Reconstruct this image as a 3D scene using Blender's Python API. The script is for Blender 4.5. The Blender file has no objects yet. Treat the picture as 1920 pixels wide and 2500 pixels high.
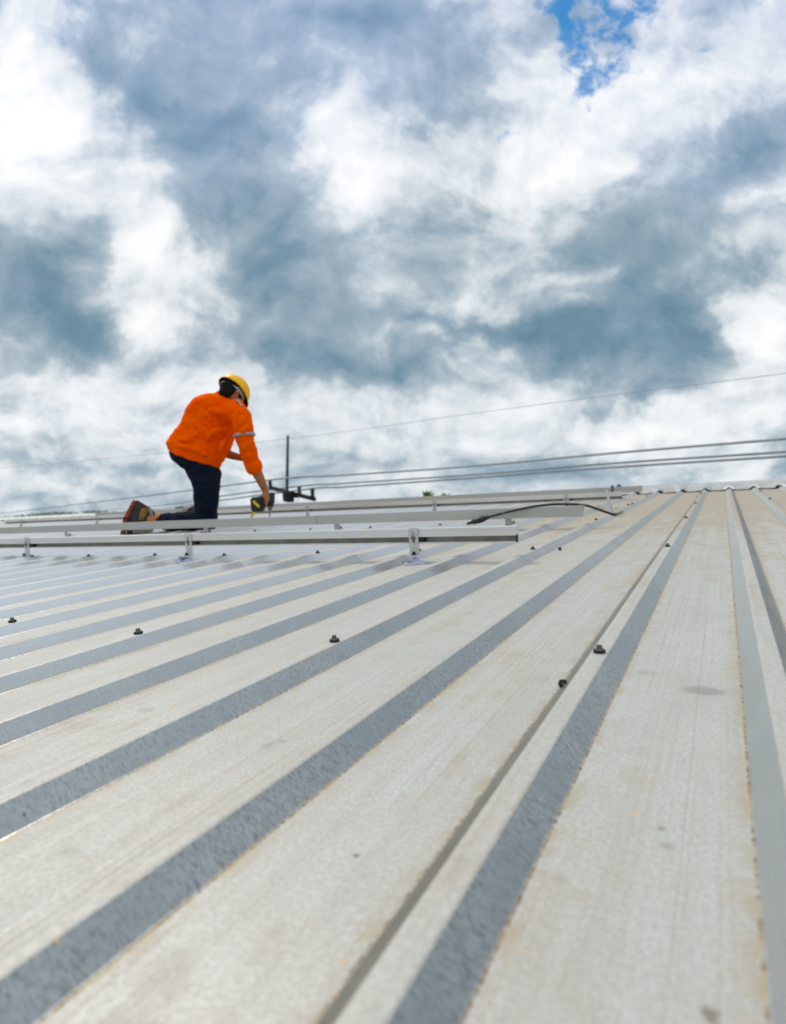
import bpy, bmesh, math, random
import numpy as np
from mathutils import Vector, Matrix, Euler, noise
random.seed(7)
SC = bpy.context.scene
COL = SC.collection

# ------------------------------------------------------------------ frames
# Everything on the roof is laid out in the roof's own frame: x across the ribs,
# y up the slope towards the ridge, z square off the sheet.  RM tips it to its slope.
SLOPE = math.radians(2.3)
RM = Matrix.Rotation(SLOPE, 4, 'X')
CAM_H = 0.27
FPX = 1489.4                       # focal length in pixels of the 1920 x 2500 picture
AX = Vector((0.87811709, 0.03268903, 0.47732777))   # roof x, y, z in camera axes
AY = Vector((0.47420683, 0.07304552, -0.87737804))
AZ = Vector((-0.06354729, 0.99679275, 0.04864116))
c_right = Vector((AX[0], AY[0], AZ[0])); c_up = Vector((AX[1], AY[1], AZ[1])); c_back = Vector((AX[2], AY[2], AZ[2]))
CAM_LOC = Vector((0, 0, CAM_H))

def at(px, py, depth):
    """roof-frame point seen at (px, py) of the photo, depth metres ahead of the lens"""
    return CAM_LOC + c_right * ((px - 960) / FPX * depth) + c_up * (-(py - 1250) / FPX * depth) - c_back * depth

# ------------------------------------------------------------------ camera
cam_d = bpy.data.cameras.new("camera"); cam = bpy.data.objects.new("camera", cam_d); COL.objects.link(cam)
M = Matrix.Identity(4)
for i in range(3):
    M[i][0] = c_right[i]; M[i][1] = c_up[i]; M[i][2] = c_back[i]; M[i][3] = CAM_LOC[i]
cam.matrix_world = RM @ M
cam_d.sensor_fit = 'VERTICAL'; cam_d.sensor_height = 36.0; cam_d.sensor_width = 27.6
cam_d.lens = FPX / 2500 * 36.0
cam_d.clip_start = 0.02; cam_d.clip_end = 6000
cam_d.dof.use_dof = True; cam_d.dof.focus_distance = 1.15; cam_d.dof.aperture_fstop = 4.6
SC.camera = cam
SC.view_settings.view_transform = 'Standard'; SC.view_settings.look = 'None'
SC.view_settings.gamma = 1.0; SC.view_settings.use_curve_mapping = False
SC.view_settings.exposure = 0.06

# ------------------------------------------------------------------ sun
SUN_EL = math.radians(52); SUN_AZ = math.radians(-62)     # azimuth from +y towards +x
sd = Vector((math.cos(SUN_EL) * math.sin(SUN_AZ), math.cos(SUN_EL) * math.cos(SUN_AZ), math.sin(SUN_EL)))
sl = bpy.data.lights.new("sun", 'SUN'); sl.energy = 1.5; sl.angle = math.radians(13); sl.color = (1.0, 0.955, 0.88)
so = bpy.data.objects.new("sun", sl); COL.objects.link(so)
so.rotation_euler = sd.to_track_quat('Z', 'Y').to_euler()

# ------------------------------------------------------------------ node helper
class NT:
    def __init__(s, tree): s.t = tree; s.n = tree.nodes; s.l = tree.links
    def new(s, typ, **kw):
        n = s.n.new(typ)
        for k, v in kw.items(): setattr(n, k, v)
        return n
    def put(s, sock, v):
        if v is None: return
        if isinstance(v, bpy.types.NodeSocket): s.l.new(v, sock)
        else: sock.default_value = v
    def m(s, op, a, b=None, c=None, clamp=False):
        n = s.new('ShaderNodeMath', operation=op, use_clamp=clamp)
        s.put(n.inputs[0], a); s.put(n.inputs[1], b); s.put(n.inputs[2], c); return n.outputs[0]
    def v(s, op, a, b=None, out=0, scale=None):
        n = s.new('ShaderNodeVectorMath', operation=op); s.put(n.inputs[0], a); s.put(n.inputs[1], b)
        if scale is not None: s.put(n.inputs[3], scale)
        return n.outputs[out]
    def noise(s, vec, scale, detail=4, rough=0.55, dist=0.0, out=0, lac=2.0, dim='3D'):
        n = s.new('ShaderNodeTexNoise', noise_dimensions=dim); s.put(n.inputs['Vector'], vec); n.inputs['Scale'].default_value = scale
        n.inputs['Detail'].default_value = detail; n.inputs['Roughness'].default_value = rough
        n.inputs['Distortion'].default_value = dist; n.inputs['Lacunarity'].default_value = lac; return n.outputs[out]
    def mix(s, f, a, b, typ='MIX'):
        n = s.new('ShaderNodeMix', data_type='RGBA', blend_type=typ); s.put(n.inputs[0], f)
        s.put(n.inputs[6], col(a)); s.put(n.inputs[7], col(b)); return n.outputs[2]
    def ss(s, x, a, b, o0=0.0, o1=1.0):
        n = s.new('ShaderNodeMapRange', interpolation_type='SMOOTHSTEP'); s.put(n.inputs[0], x)
        n.inputs[1].default_value = a; n.inputs[2].default_value = b; n.inputs[3].default_value = o0; n.inputs[4].default_value = o1
        return n.outputs[0]
    def ramp(s, f, stops, interp='LINEAR'):
        n = s.new('ShaderNodeValToRGB'); s.put(n.inputs[0], f); e = n.color_ramp.elements
        n.color_ramp.interpolation = interp
        while len(e) < len(stops): e.new(0.5)
        for i, (p, c) in enumerate(stops): e[i].position = p; e[i].color = col(c)
        return n.outputs[0]
    def xyz(s, x, y, z):
        n = s.new('ShaderNodeCombineXYZ'); s.put(n.inputs[0], x); s.put(n.inputs[1], y); s.put(n.inputs[2], z); return n.outputs[0]
    def sep(s, v):
        n = s.new('ShaderNodeSeparateXYZ'); s.put(n.inputs[0], v); return n.outputs
def col(c):
    if isinstance(c, (tuple, list)) and len(c) == 3: return (*c, 1.0)
    return c
def srgb(r, g, b):
    f = lambda u: (u / 255 / 12.92) if u / 255 <= 0.04045 else ((u / 255 + 0.055) / 1.055) ** 2.4
    return (f(r), f(g), f(b))

# ------------------------------------------------------------------ sky
w = bpy.data.worlds.new("World"); SC.world = w; w.use_nodes = True
w.node_tree.nodes.clear(); T = NT(w.node_tree)
SKY_STRENGTH = 0.1
def world_dir(v): return (RM.to_3x3() @ v).normalized()
wr, wu, wf = world_dir(c_right), world_dir(c_up), world_dir(-c_back)
geo = T.new('ShaderNodeTexCoord').outputs['Generated']
dirn = T.v('NORMALIZE', geo)
fwd = T.m('MAXIMUM', T.v('DOT_PRODUCT', dirn, tuple(wf), out=1), 0.08)
u = T.m('DIVIDE', T.v('DOT_PRODUCT', dirn, tuple(wr), out=1), fwd)
v = T.m('DIVIDE', T.v('DOT_PRODUCT', dirn, tuple(wu), out=1), fwd)
# one fixed chart of the sky: 1 unit = 1000 units of the cloud table below
uv = T.xyz(u, v, 0.0)
wz = T.sep(dirn)[2]
# domain warp so that no bank of cloud has a smooth outline
w1 = T.v('SCALE', T.v('SUBTRACT', T.noise(uv, 3.2, 3, 0.5, out=1), (0.5, 0.5, 0.5)), scale=0.15)
w2 = T.v('SCALE', T.v('SUBTRACT', T.noise(uv, 13.0, 4, 0.6, out=1), (0.5, 0.5, 0.5)), scale=0.10)
uvw = T.v('ADD', T.v('ADD', uv, w1), w2)
K = 1303.2   # table units (photo shown 1680 wide) per tangent unit
def chart(x, y): return ((x - 840) / K, -(y - 1094) / K)
BLOBS = [  # x, y, rx, ry, tilt (deg, + rises to the right), weight
 (30,110,85,120,0,.30),(35,310,110,120,-35,.30),(170,360,120,70,-35,.32),(120,40,60,40,0,.16),(90,455,130,60,-10,.12),(265,505,70,50,0,.10),
 (305,590,58,120,0,.38),(330,690,110,45,-25,.25),(20,200,60,60,0,.1),(160,150,60,60,0,-.05),
 (620,290,110,55,-35,.18),(660,350,80,50,0,.10),(725,320,45,75,0,.16),(815,395,75,70,20,.22),(770,460,60,50,0,.1),
 (930,330,170,60,5,.12),(1085,315,60,40,0,.22),(1180,370,120,80,30,.22),(1020,480,120,110,40,.04),(900,540,120,70,-20,-.06),(900,600,100,50,0,-.08),
 (1290,250,110,90,40,.22),(1120,190,110,80,-20,.14),(1380,200,110,100,50,.14),(1600,120,90,130,50,.10),(1470,260,90,70,40,.12),
 (1560,20,80,50,0,.06),(1090,60,60,110,-10,.10),
 (1630,680,85,105,10,.58),(1560,730,50,60,0,.15),(1650,410,90,22,28,.24),(1500,440,110,25,28,.12),(1395,470,60,18,30,.12),
 (1130,560,150,35,-20,.10),(1250,610,90,35,10,.10),(1010,760,120,30,-5,.16),(1000,850,260,45,0,.14),(1250,905,330,50,3,.18),
 (1500,880,200,40,8,.16),(1180,960,260,40,2,.08),(640,960,150,40,8,.14),(240,800,200,30,6,.16),(260,900,210,60,4,.16),(60,920,120,25,0,.06),
 (480,690,100,30,-10,.10),(930,660,120,30,-15,.06),(620,850,120,28,0,.06),
 # darker banks
 (300,205,120,50,-35,-.30),(215,135,90,40,-30,-.16),(300,100,60,60,0,-.02),(560,80,220,110,0,-.22),(840,50,200,70,0,-.30),(450,240,150,90,-35,-.22),
 (470,350,150,90,-50,-.18),(370,400,60,60,0,-.14),(700,170,160,80,-10,-.08),(860,230,140,80,0,-.10),
 (560,440,170,65,-12,-.22),(560,520,190,65,-5,-.16),(570,615,130,55,-25,-.34),(470,660,110,50,0,-.16),(700,600,110,80,0,-.16),
 (60,590,170,90,-5,-.36),(150,700,120,75,-20,-.36),(20,500,60,50,0,-.16),(210,480,60,40,0,-.12),(40,710,90,30,0,.06),
 (620,760,260,50,-2,-.34),(760,790,160,35,5,-.16),(700,700,150,50,0,-.12),
 (960,705,150,18,-3,-.34),(1120,700,90,25,10,-.16),(1230,520,90,70,40,-.24),(1390,520,200,75,38,-.34),(1600,300,120,55,55,-.34),
 (1500,380,130,50,40,-.14),(1650,500,110,60,20,-.26),(1420,620,170,70,10,-.34),(1340,760,210,58,0,-.37),(1460,720,90,90,0,-.20),
 (1180,750,110,35,-10,-.22),(1250,690,110,40,-10,-.14),(960,610,90,40,-20,-.10),(1340,840,120,18,8,-.14),
 (60,860,80,26,0,-.16),(130,880,60,14,0,-.12),(60,985,130,24,3,-.18),(200,1000,120,14,5,-.14),(350,990,100,16,8,-.12),(130,945,70,14,0,-.14),
 (680,960,80,20,5,-.10),(820,930,120,14,5,-.08),(900,970,70,20,0,-.10),(1150,1000,120,12,3,-.14),(1500,980,220,14,4,-.10),(1640,850,60,20,5,-.06),(380,860,40,12,0,-.1),
]
uw, vw, _ = T.sep(uvw)
quad = T.xyz(T.m('MULTIPLY', uw, uw), T.m('MULTIPLY', uw, vw), T.m('MULTIPLY', vw, vw)); lin = T.xyz(uw, vw, 1.0)
def blob(quad, lin, x, y, rx, ry, a, grow, wt):
    """a soft tilted ellipse on the chart: exp of a quadratic form, its weight folded into the exponent"""
    cx, cy = chart(x, y); th = math.radians(a); c_, s_ = math.cos(th), math.sin(th); X2, Y2 = (K / rx / grow) ** 2, (K / ry / grow) ** 2
    A, B, C_ = c_ * c_ * X2 + s_ * s_ * Y2, 2 * c_ * s_ * (X2 - Y2), s_ * s_ * X2 + c_ * c_ * Y2
    q1 = T.v('DOT_PRODUCT', quad, (-A, -B, -C_), out=1)
    q2 = T.v('DOT_PRODUCT', lin, (2 * A * cx + B * cy, 2 * C_ * cy + B * cx, math.log(abs(wt)) - (A * cx * cx + B * cx * cy + C_ * cy * cy)), out=1)
    return T.m('EXPONENT', T.m('ADD', q1, q2))
acc = None
for (x, y, rx, ry, a, wt) in BLOBS:
    g = blob(quad, lin, x, y, rx, ry, a, 1.15, wt * (.68 if wt > 0 else .53))
    acc = T.m('ADD' if wt > 0 else 'SUBTRACT', 0.62 if acc is None else acc, g)
# billows: the same noise sampled twice, a step towards the light, gives lit and shaded flanks
pv = T.xyz(u, T.m('ADD', T.m('MULTIPLY', v, 0.85), T.m('MULTIPLY', T.m('LOGARITHM', T.m('ADD', T.m('MAXIMUM', v, -0.06), 0.22), 2.718), 0.24)), 0.0)
pv = T.v('ADD', pv, T.v('SCALE', w1, scale=0.6))
n1 = T.noise(pv, 5.5, 7, 0.57, 0.25, dim='2D')
n1b = T.noise(T.v('ADD', pv, (-0.016, 0.030, 0)), 5.5, 7, 0.57, 0.25, dim='2D')
relief = T.m('SUBTRACT', n1, n1b)
n2 = T.noise(pv, 1.9, 4, 0.5, dim='2D')
vo = T.new('ShaderNodeTexVoronoi', voronoi_dimensions='2D', feature='SMOOTH_F1', normalize=True); T.put(vo.inputs['Vector'], T.v('ADD', pv, w2)); vo.inputs['Scale'].default_value = 5.5
vo.inputs['Detail'].default_value = 4.0; vo.inputs['Roughness'].default_value = .52; vo.inputs['Lacunarity'].default_value = 2.3; vo.inputs['Smoothness'].default_value = .6
puff = T.m('SUBTRACT', 0.42, vo.outputs['Distance'])
calm = T.ss(acc, 0.30, 0.72, 0.30, 1.0)          # dark undersides are smoother than the lit tops
edge = T.m('ADD', acc, T.m('ADD', T.m('MULTIPLY', T.m('SUBTRACT', n1, 0.5), 0.65), T.m('MULTIPLY', puff, 0.6)))
t = T.m('ADD', acc, T.m('MULTIPLY', T.m('SUBTRACT', n1, 0.5), 0.26))
t = T.m('ADD', t, T.ss(edge, 0.60, 0.76, -0.045, 0.040))      # heaped cloud has a definite edge
t = T.m('ADD', t, T.ss(edge, 0.39, 0.52, -0.030, 0.012))
t = T.m('ADD', t, T.m('MULTIPLY', T.m('MULTIPLY', puff, calm), 0.62))
t = T.m('ADD', t, T.m('MULTIPLY', T.m('MULTIPLY', relief, calm), 0.80))
t = T.m('ADD', t, T.m('MULTIPLY', T.m('SUBTRACT', n2, 0.5), 0.22))
t = T.m('ADD', T.m('MULTIPLY', t, 0.52), T.m('MULTIPLY', T.ss(t, 0.12, 1.10), 0.42))
teal = T.ramp(t, [(0.0, srgb(82,116,138)), (0.22, srgb(116,146,165)), (0.45, srgb(158,176,189)), (0.65, srgb(196,207,214)), (0.85, srgb(231,235,238)), (1.0, srgb(248,250,250))])
lav = T.ramp(t, [(0.0, srgb(96,130,162)), (0.22, srgb(132,160,188)), (0.45, srgb(165,184,208)), (0.65, srgb(196,208,227)), (0.85, srgb(230,235,243)), (1.0, srgb(252,253,254))])
cloud = T.mix(T.ss(T.m('ADD', v, T.m('MULTIPLY', T.m('SUBTRACT', n2, 0.5), 0.5)), 0.42, 0.80), teal, lav)
cloud = T.mix(1.0, cloud, (1 / SKY_STRENGTH,) * 3, 'MULTIPLY')
# gap of open sky
sky = T.new('ShaderNodeTexSky', sky_type='NISHITA'); sky.sun_disc = False
sky.sun_elevation = SUN_EL; sky.sun_rotation = SUN_AZ; sky.air_density = 1.0; sky.dust_density = 0.2; sky.ozone_density = 2.5
blue = T.mix(1.0, sky.outputs[0], (0.06, 0.92, 1.30), 'MULTIPLY')
ub, vb, _ = T.sep(T.v('ADD', uv, w2))
quad2 = T.xyz(T.m('MULTIPLY', ub, ub), T.m('MULTIPLY', ub, vb), T.m('MULTIPLY', vb, vb)); lin2 = T.xyz(ub, vb, 1.0)
bl = None
for (x, y, rx, ry, a, wt) in [(1212,40,20,70,0,.75),(1232,100,26,45,10,.5),(1262,165,42,34,30,.75),(1300,95,45,55,0,.42),(1330,15,60,32,0,.55),(1280,40,60,50,0,.36),(1400,12,34,14,20,.45),(1160,25,40,26,0,.5),(1370,60,40,40,20,.34),(1215,10,26,22,0,.5),(1330,140,34,40,20,.3),(1082,298,26,12,10,.25),(1510,100,30,26,40,.22),(1622,8,40,14,0,.3)]:
    g = blob(quad2, lin2, x, y, rx, ry, a, 1.2, wt)
    bl = g if bl is None else T.m('ADD', bl, g)
nb = T.noise(uv, 30, 5, 0.6, 0.3)
bm_ = T.ss(T.m('ADD', bl, T.m('MULTIPLY', T.m('SUBTRACT', nb, 0.5), T.ss(bl, 0.02, 0.35, 0.0, 3.4))), 0.12, 1.20)
skyc = T.mix(T.m('MULTIPLY', bm_, .84), cloud, blue)
# unseen sky behind the lens: broken overcast, brightened overhead for roof reflections
side_n = T.noise(dirn, 2.6, 5, 0.55)
side = T.mix(1.0, T.ramp(side_n, [(0.3, srgb(140,158,176)), (0.5, srgb(196,205,214)), (0.68, srgb(242,244,246))]), (1 / SKY_STRENGTH,) * 3, 'MULTIPLY')
side = T.mix(1.0, side, T.ramp(T.ss(wz, 0.10, 0.75), [(0, (.66, .70, .72)), (1, (1.55, 1.53, 1.48))]), 'MULTIPLY')
fr = T.ss(T.v('DOT_PRODUCT', dirn, tuple(wf), out=1), 0.30, 0.52)
skyc = T.mix(fr, side, skyc)
skyc = T.mix(T.ss(wz, -0.02, -0.002), (0.9, 1.1, 0.8), skyc)
bg = T.new('ShaderNodeBackground'); T.put(bg.inputs[0], skyc); bg.inputs[1].default_value = SKY_STRENGTH
wo = T.new('ShaderNodeOutputWorld'); T.l.new(bg.outputs[0], wo.inputs[0])
w.cycles.sampling_method = 'MANUAL'; w.cycles.sample_map_resolution = 512

# ------------------------------------------------------------------ materials
def mat(name, base=(.5, .5, .5), rough=.5, metal=0.0, build=None, spec=None):
    m = bpy.data.materials.new(name); m.use_nodes = True
    t = NT(m.node_tree); b = t.n['Principled BSDF']
    b.inputs['Base Color'].default_value = col(base); b.inputs['Roughness'].default_value = rough; b.inputs['Metallic'].default_value = metal
    if spec is not None: b.inputs['Specular IOR Level'].default_value = spec
    if build: build(t, b)
    return m
def objc(t): return t.new('ShaderNodeTexCoord').outputs['Object']
def speckle(a, b, scale=60, detail=4, lo=.35, hi=.65, rough=None, bump=0.0, bscale=None, stretch=(1, 1, 1)):
    def f(t, bs):
        o = t.v('MULTIPLY', objc(t), stretch)
        n = t.noise(o, scale, detail, .6)
        t.put(bs.inputs['Base Color'], t.ramp(n, [(lo, a), (hi, b)]))
        if rough: t.put(bs.inputs['Roughness'], t.ss(n, lo, hi, rough[0], rough[1]))
        if bump:
            bn = t.new('ShaderNodeBump'); bn.inputs['Strength'].default_value = bump; bn.inputs['Distance'].default_value = .002
            t.put(bn.inputs['Height'], t.noise(o, bscale or scale, 4, .6)); t.l.new(bn.outputs[0], bs.inputs['Normal'])
    return f

RIB_P, RIB_X0, RIB_T, RIB_B, RIB_H = 0.2006, 0.0443, 0.0102, 0.0324, 0.0208
def rib_x(i): return RIB_X0 + RIB_P * i

def roof_shader(t, b):
    o = objc(t); X, Y, Z = t.sep(o)
    xi = t.m('DIVIDE', t.m('SUBTRACT', X, RIB_X0), RIB_P)
    d = t.m('MULTIPLY', t.m('ABSOLUTE', t.m('SUBTRACT', t.m('FRACT', t.m('ADD', xi, 0.5)), 0.5)), RIB_P)
    ridx = t.m('FLOOR', t.m('ADD', xi, 0.5))
    # --- side flanks of the ribs
    side = t.m('MULTIPLY', t.ss(d, RIB_T + .0006, RIB_T + .0022), t.ss(d, RIB_B - .0002, RIB_B + .0012, 1, 0))
    # --- galvanised spangle and weathering
    spang = t.noise(o, 260, 3, .6)
    fine = t.noise(t.v('MULTIPLY', o, (1, .35, 1)), 900, 2, .5)
    lines = t.noise(t.v('MULTIPLY', o, (210, 1.2, 0)), 1.0, 3, .6)             # long drawn marks down the sheet
    lines2 = t.noise(t.v('MULTIPLY', o, (55, .6, 0)), 1.0, 2, .5)
    cross = t.noise(t.v('MULTIPLY', o, (26, 330, 0)), 1.0, 3, .6)              # short marks across
    blot = t.noise(o, 7, 6, .62, .3)
    blot2 = t.noise(t.v('ADD', o, (3.1, 7.7, 0)), 24, 5, .62, .2)
    up = t.ss(Y, 0.9, 5.5)
    pan = t.ramp(t.m('ADD', t.m('MULTIPLY', blot, .6), t.m('MULTIPLY', lines2, .4)), [(.34, (.44, .418, .36)), (.5, (.505, .487, .44)), (.64, (.545, .536, .505))])
    # dry brown dust, thicker towards the ridge where the sheet stays wet
    dust_f = t.m('ADD', t.m('ADD', t.m('MULTIPLY', blot, .60), t.m('MULTIPLY', blot2, .45)), t.m('ADD', t.m('MULTIPLY', lines, .38), t.m('MULTIPLY', t.m('SUBTRACT', t.noise(t.v('MULTIPLY', o, (9, 2.2, 0)), 1.0, 4, .6), .5), .55)))
    dust_f = t.ss(t.m('ADD', dust_f, t.m('MULTIPLY', up, .50)), .68, 1.04)
    pan = t.mix(t.m('MULTIPLY', dust_f, .80), pan, (.35, .25, .135))
    pan = t.mix(t.ss(lines, .56, .70, 0, .35), pan, (.40, .34, .25))
    pan = t.mix(t.ss(cross, .60, .72, 0, .35), pan, (.62, .61, .58))
    pan = t.mix(t.ss(spang, .38, .62, 0, .60), pan, (.38, .36, .315))
    pan = t.mix(t.ss(fine, .52, .70, 0, .45), pan, (.64, .63, .60))
    # --- flank colour: bare zinc with dark run marks down the face
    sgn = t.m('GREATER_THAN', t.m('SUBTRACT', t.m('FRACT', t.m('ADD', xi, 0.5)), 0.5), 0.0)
    run_vs_sheen = t.m('MULTIPLY', t.m('MULTIPLY_ADD', sgn, .75, .25), t.m('MULTIPLY', t.ss(Y, .8, 2.6, 1, .35), t.ss(X, -1.7, -.1, .12, 1)))
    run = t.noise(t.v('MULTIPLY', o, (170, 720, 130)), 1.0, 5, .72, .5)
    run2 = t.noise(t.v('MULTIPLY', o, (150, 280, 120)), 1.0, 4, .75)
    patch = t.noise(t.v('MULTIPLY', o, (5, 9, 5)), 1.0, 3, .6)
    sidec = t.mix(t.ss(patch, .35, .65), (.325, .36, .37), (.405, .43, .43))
    sidec = t.mix(t.m('MULTIPLY', run_vs_sheen, t.m('MULTIPLY', t.ss(run, .48, .60), t.ss(patch, .3, .6, .40, .92))), sidec, (.145, .15, .155))
    sidec = t.mix(t.m('MULTIPLY', run_vs_sheen, t.ss(run2, .50, .70, 0, .55)), sidec, (.17, .16, .15))
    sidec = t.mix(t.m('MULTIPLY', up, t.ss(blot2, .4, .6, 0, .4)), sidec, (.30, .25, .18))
    sidec = t.mix(t.m('SUBTRACT', 1.0, run_vs_sheen), sidec, t.mix(t.ss(X, -1.5, -.1, 1, 0), (.42, .435, .415), (.66, .68, .70)))  # left faces paler; far-left flanks carry a painted sky reflection
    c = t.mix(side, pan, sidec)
    # --- rust and silt line at the foot of every rib
    fd = t.m('ABSOLUTE', t.m('SUBTRACT', d, RIB_B + .0014))
    wob = t.noise(t.v('MULTIPLY', o, (40, 170, 0)), 1.0, 5, .7)
    seam = t.ss(t.m('SUBTRACT', fd, t.m('MULTIPLY', t.m('SUBTRACT', wob, .40), .0055)), -.0004, .0012, 1, 0)
    c = t.mix(t.m('MULTIPLY', seam, t.ss(wob, .38, .58, .35, .95)), c, (.20, .115, .04))
    seam2 = t.ss(fd, 0, .017, .7, 0)
    c = t.mix(t.m('MULTIPLY', t.m('MULTIPLY', seam2, t.m('MULTIPLY_ADD', side, -.85, 1.0)), t.ss(blot2, .4, .6)), c, (.42, .34, .22))
    # thin dirty crease along the shoulder of the rib
    cre = t.ss(t.m('ABSOLUTE', t.m('SUBTRACT', d, RIB_T + .0012)), 0, .0012, .45, 0)
    c = t.mix(t.m('MULTIPLY', cre, t.ss(wob, .4, .6)), c, (.26, .22, .16))
    # --- two rolled stiffening creases in each pan, holding silt
    pc = t.m('SUBTRACT', RIB_P / 2, d)
    for off, st in ((.022, .42), (.046, .15)):
        g = t.ss(t.m('ABSOLUTE', t.m('SUBTRACT', pc, off)), 0, .0011, st, 0)
        c = t.mix(t.m('MULTIPLY', g, t.ss(lines2, .38, .6)), c, (.30, .26, .18))
    # --- single stains, drips and darker bands on the sheet
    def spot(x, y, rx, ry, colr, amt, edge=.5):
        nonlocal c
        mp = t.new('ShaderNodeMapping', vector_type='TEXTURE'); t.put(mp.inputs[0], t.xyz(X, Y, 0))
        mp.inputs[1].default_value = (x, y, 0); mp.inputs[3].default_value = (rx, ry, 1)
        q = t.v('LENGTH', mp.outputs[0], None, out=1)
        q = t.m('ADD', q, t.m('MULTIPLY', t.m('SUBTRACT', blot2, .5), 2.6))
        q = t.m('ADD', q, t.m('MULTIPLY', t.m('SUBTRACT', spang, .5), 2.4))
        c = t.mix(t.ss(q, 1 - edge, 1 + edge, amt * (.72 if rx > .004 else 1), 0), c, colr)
    for ri, dx, cc in ((-1, -.0215, (.115, .098, .055)), (0, .0215, (.16, .158, .14)), (1, .0215, (.22, .21, .19))):   # three flanks tinted darker, one olive and two grey
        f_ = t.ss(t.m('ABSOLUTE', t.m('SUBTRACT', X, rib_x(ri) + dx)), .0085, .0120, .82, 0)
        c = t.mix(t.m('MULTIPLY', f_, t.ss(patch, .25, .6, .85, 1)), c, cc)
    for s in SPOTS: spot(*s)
    # flecks of rust and lichen, tiny and scattered
    vo = t.new('ShaderNodeTexVoronoi'); t.put(vo.inputs['Vector'], t.v('MULTIPLY', o, (34, 30, 34))); vo.inputs['Scale'].default_value = 1.0
    fle = t.m('MULTIPLY', t.ss(vo.outputs['Distance'], .035, .06, 1, 0), t.ss(t.sep(vo.outputs['Color'])[0], .80, .82))
    c = t.mix(t.m('MULTIPLY', fle, .85), c, t.mix(t.ss(t.sep(vo.outputs['Color'])[1], .4, .6), (.60, .33, .05), (.10, .06, .04)))
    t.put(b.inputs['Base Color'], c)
    t.put(b.inputs['Metallic'], t.m('MULTIPLY_ADD', side, .45, .10))
    r = t.m('ADD', t.m('MULTIPLY', side, -.13), t.m('MULTIPLY_ADD', spang, .24, .35))
    t.put(b.inputs['Roughness'], t.m('ADD', r, t.m('MULTIPLY', dust_f, .2)))
    h = t.m('ADD', t.m('MULTIPLY', t.noise(t.v('MULTIPLY', o, (30, 6, 30)), 1, 3, .5), 1.0), t.m('MULTIPLY', spang, .10))
    h = t.m('ADD', h, t.m('MULTIPLY', t.m('ADD', t.ss(t.m('ABSOLUTE', t.m('SUBTRACT', pc, .022)), 0, .003, 1, 0), t.ss(t.m('ABSOLUTE', t.m('SUBTRACT', pc, .046)), 0, .003, 1, 0)), -.07))
    bn = t.new('ShaderNodeBump'); bn.inputs['Strength'].default_value = .5; bn.inputs['Distance'].default_value = .0035
    t.put(bn.inputs['Height'], h); t.l.new(bn.outputs[0], b.inputs['Normal'])

def gp(px, py, h=0.0):
    """where the ray through (px, py) meets the sheet"""
    d = c_right * ((px - 960) / FPX) + c_up * (-(py - 1250) / FPX) - c_back
    k = (h - CAM_H) / d.z
    return CAM_LOC + d * k
SPOTS = []
def add_spot(px, py, rx, ry, c, a, e=.5, h=0.0):
    p = gp(px, py, h); SPOTS.append((p.x, p.y, rx, ry, c, a, e))
G_ = (.20, .185, .165)
add_spot(1725, 1686, .020, .012, G_, .75, .6)
add_spot(1580, 1643, .014, .010, G_, .35, .6)
add_spot(655, 1817, .010, .010, G_, .45, .4); add_spot(690, 1808, .006, .004, G_, .45, .4)
add_spot(170, 2077, .010, .006, G_, .40, .5)
add_spot(400, 2368, .012, .014, (.27, .22, .15), .45, .6)
add_spot(360, 1735, .010, .008, G_, .40, .5); add_spot(600, 1660, .014, .010, G_, .25, .5)
add_spot(870, 2090, .0025, .0022, (.16, .12, .08), .8, .3)
add_spot(1735, 2478, .004, .006, (.18, .14, .08), .8, .5)
add_spot(1630, 2065, .006, .005, (.24, .20, .15), .55, .5); add_spot(1615, 2022, .003, .003, (.20, .17, .13), .6, .5)
add_spot(1365, 2150, .005, .004, (.30, .26, .2), .5, .5)
Y_ = (.78, .40, .03)
for px, py, r, h in [(142, 2328, .0017, .012), (1552, 1988, .0014, 0), (1202, 1817, .0015, 0), (424, 1728, .003, 0), (1520, 1928, .001, 0), (1593, 1904, .0012, 0), (820, 2430, .0012, 0), (600, 1290, .002, 0), (218, 1970, .0013, 0), (1280, 2272, .0016, .012), (840, 2350, .0012, 0), (490, 1963, .0012, 0)]:
    add_spot(px, py, r, r * .9, Y_, .9, .35, h)
# darker warm grey bands on each flank just below the first rail
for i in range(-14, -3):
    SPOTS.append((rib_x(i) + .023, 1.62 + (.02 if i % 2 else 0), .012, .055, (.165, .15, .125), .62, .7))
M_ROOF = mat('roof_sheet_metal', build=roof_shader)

M_CAP = mat('ridge_cap_metal', rough=.42, metal=.2, build=speckle((.40, .385, .35), (.54, .53, .50), 14, 5, rough=(.35, .55), bump=.2))
M_WALL = mat('wall_sheet', rough=.5, build=speckle((.42, .44, .45), (.55, .56, .56), 3, 5))
M_ALU = mat('extruded_aluminium', rough=.38, metal=.55, build=speckle((.74, .735, .70), (.82, .815, .79), 30, 3, rough=(.30, .42), bump=.06, bscale=300, stretch=(.05, 1, 1)))
M_ALU2 = mat('mill_aluminium', rough=.45, metal=.45, build=speckle((.47, .475, .44), (.54, .54, .51), 26, 3, rough=(.38, .5), bump=.05, bscale=300, stretch=(.05, 1, 1)))
M_GROOVE = mat('shaded_rail_channel', rough=.8, build=speckle((.36, .35, .30), (.48, .465, .40), 20, 3))  # shade inside the channel put into a darker colour
M_BRACK = mat('bracket_aluminium', rough=.4, metal=.5, build=speckle((.56, .56, .56), (.72, .72, .72), 90, 3, rough=(.3, .5)))
M_SEAL = mat('blue_grey_sealant', rough=.6, build=speckle((.34, .37, .55), (.52, .54, .68), 120, 4, bump=.5))
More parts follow.
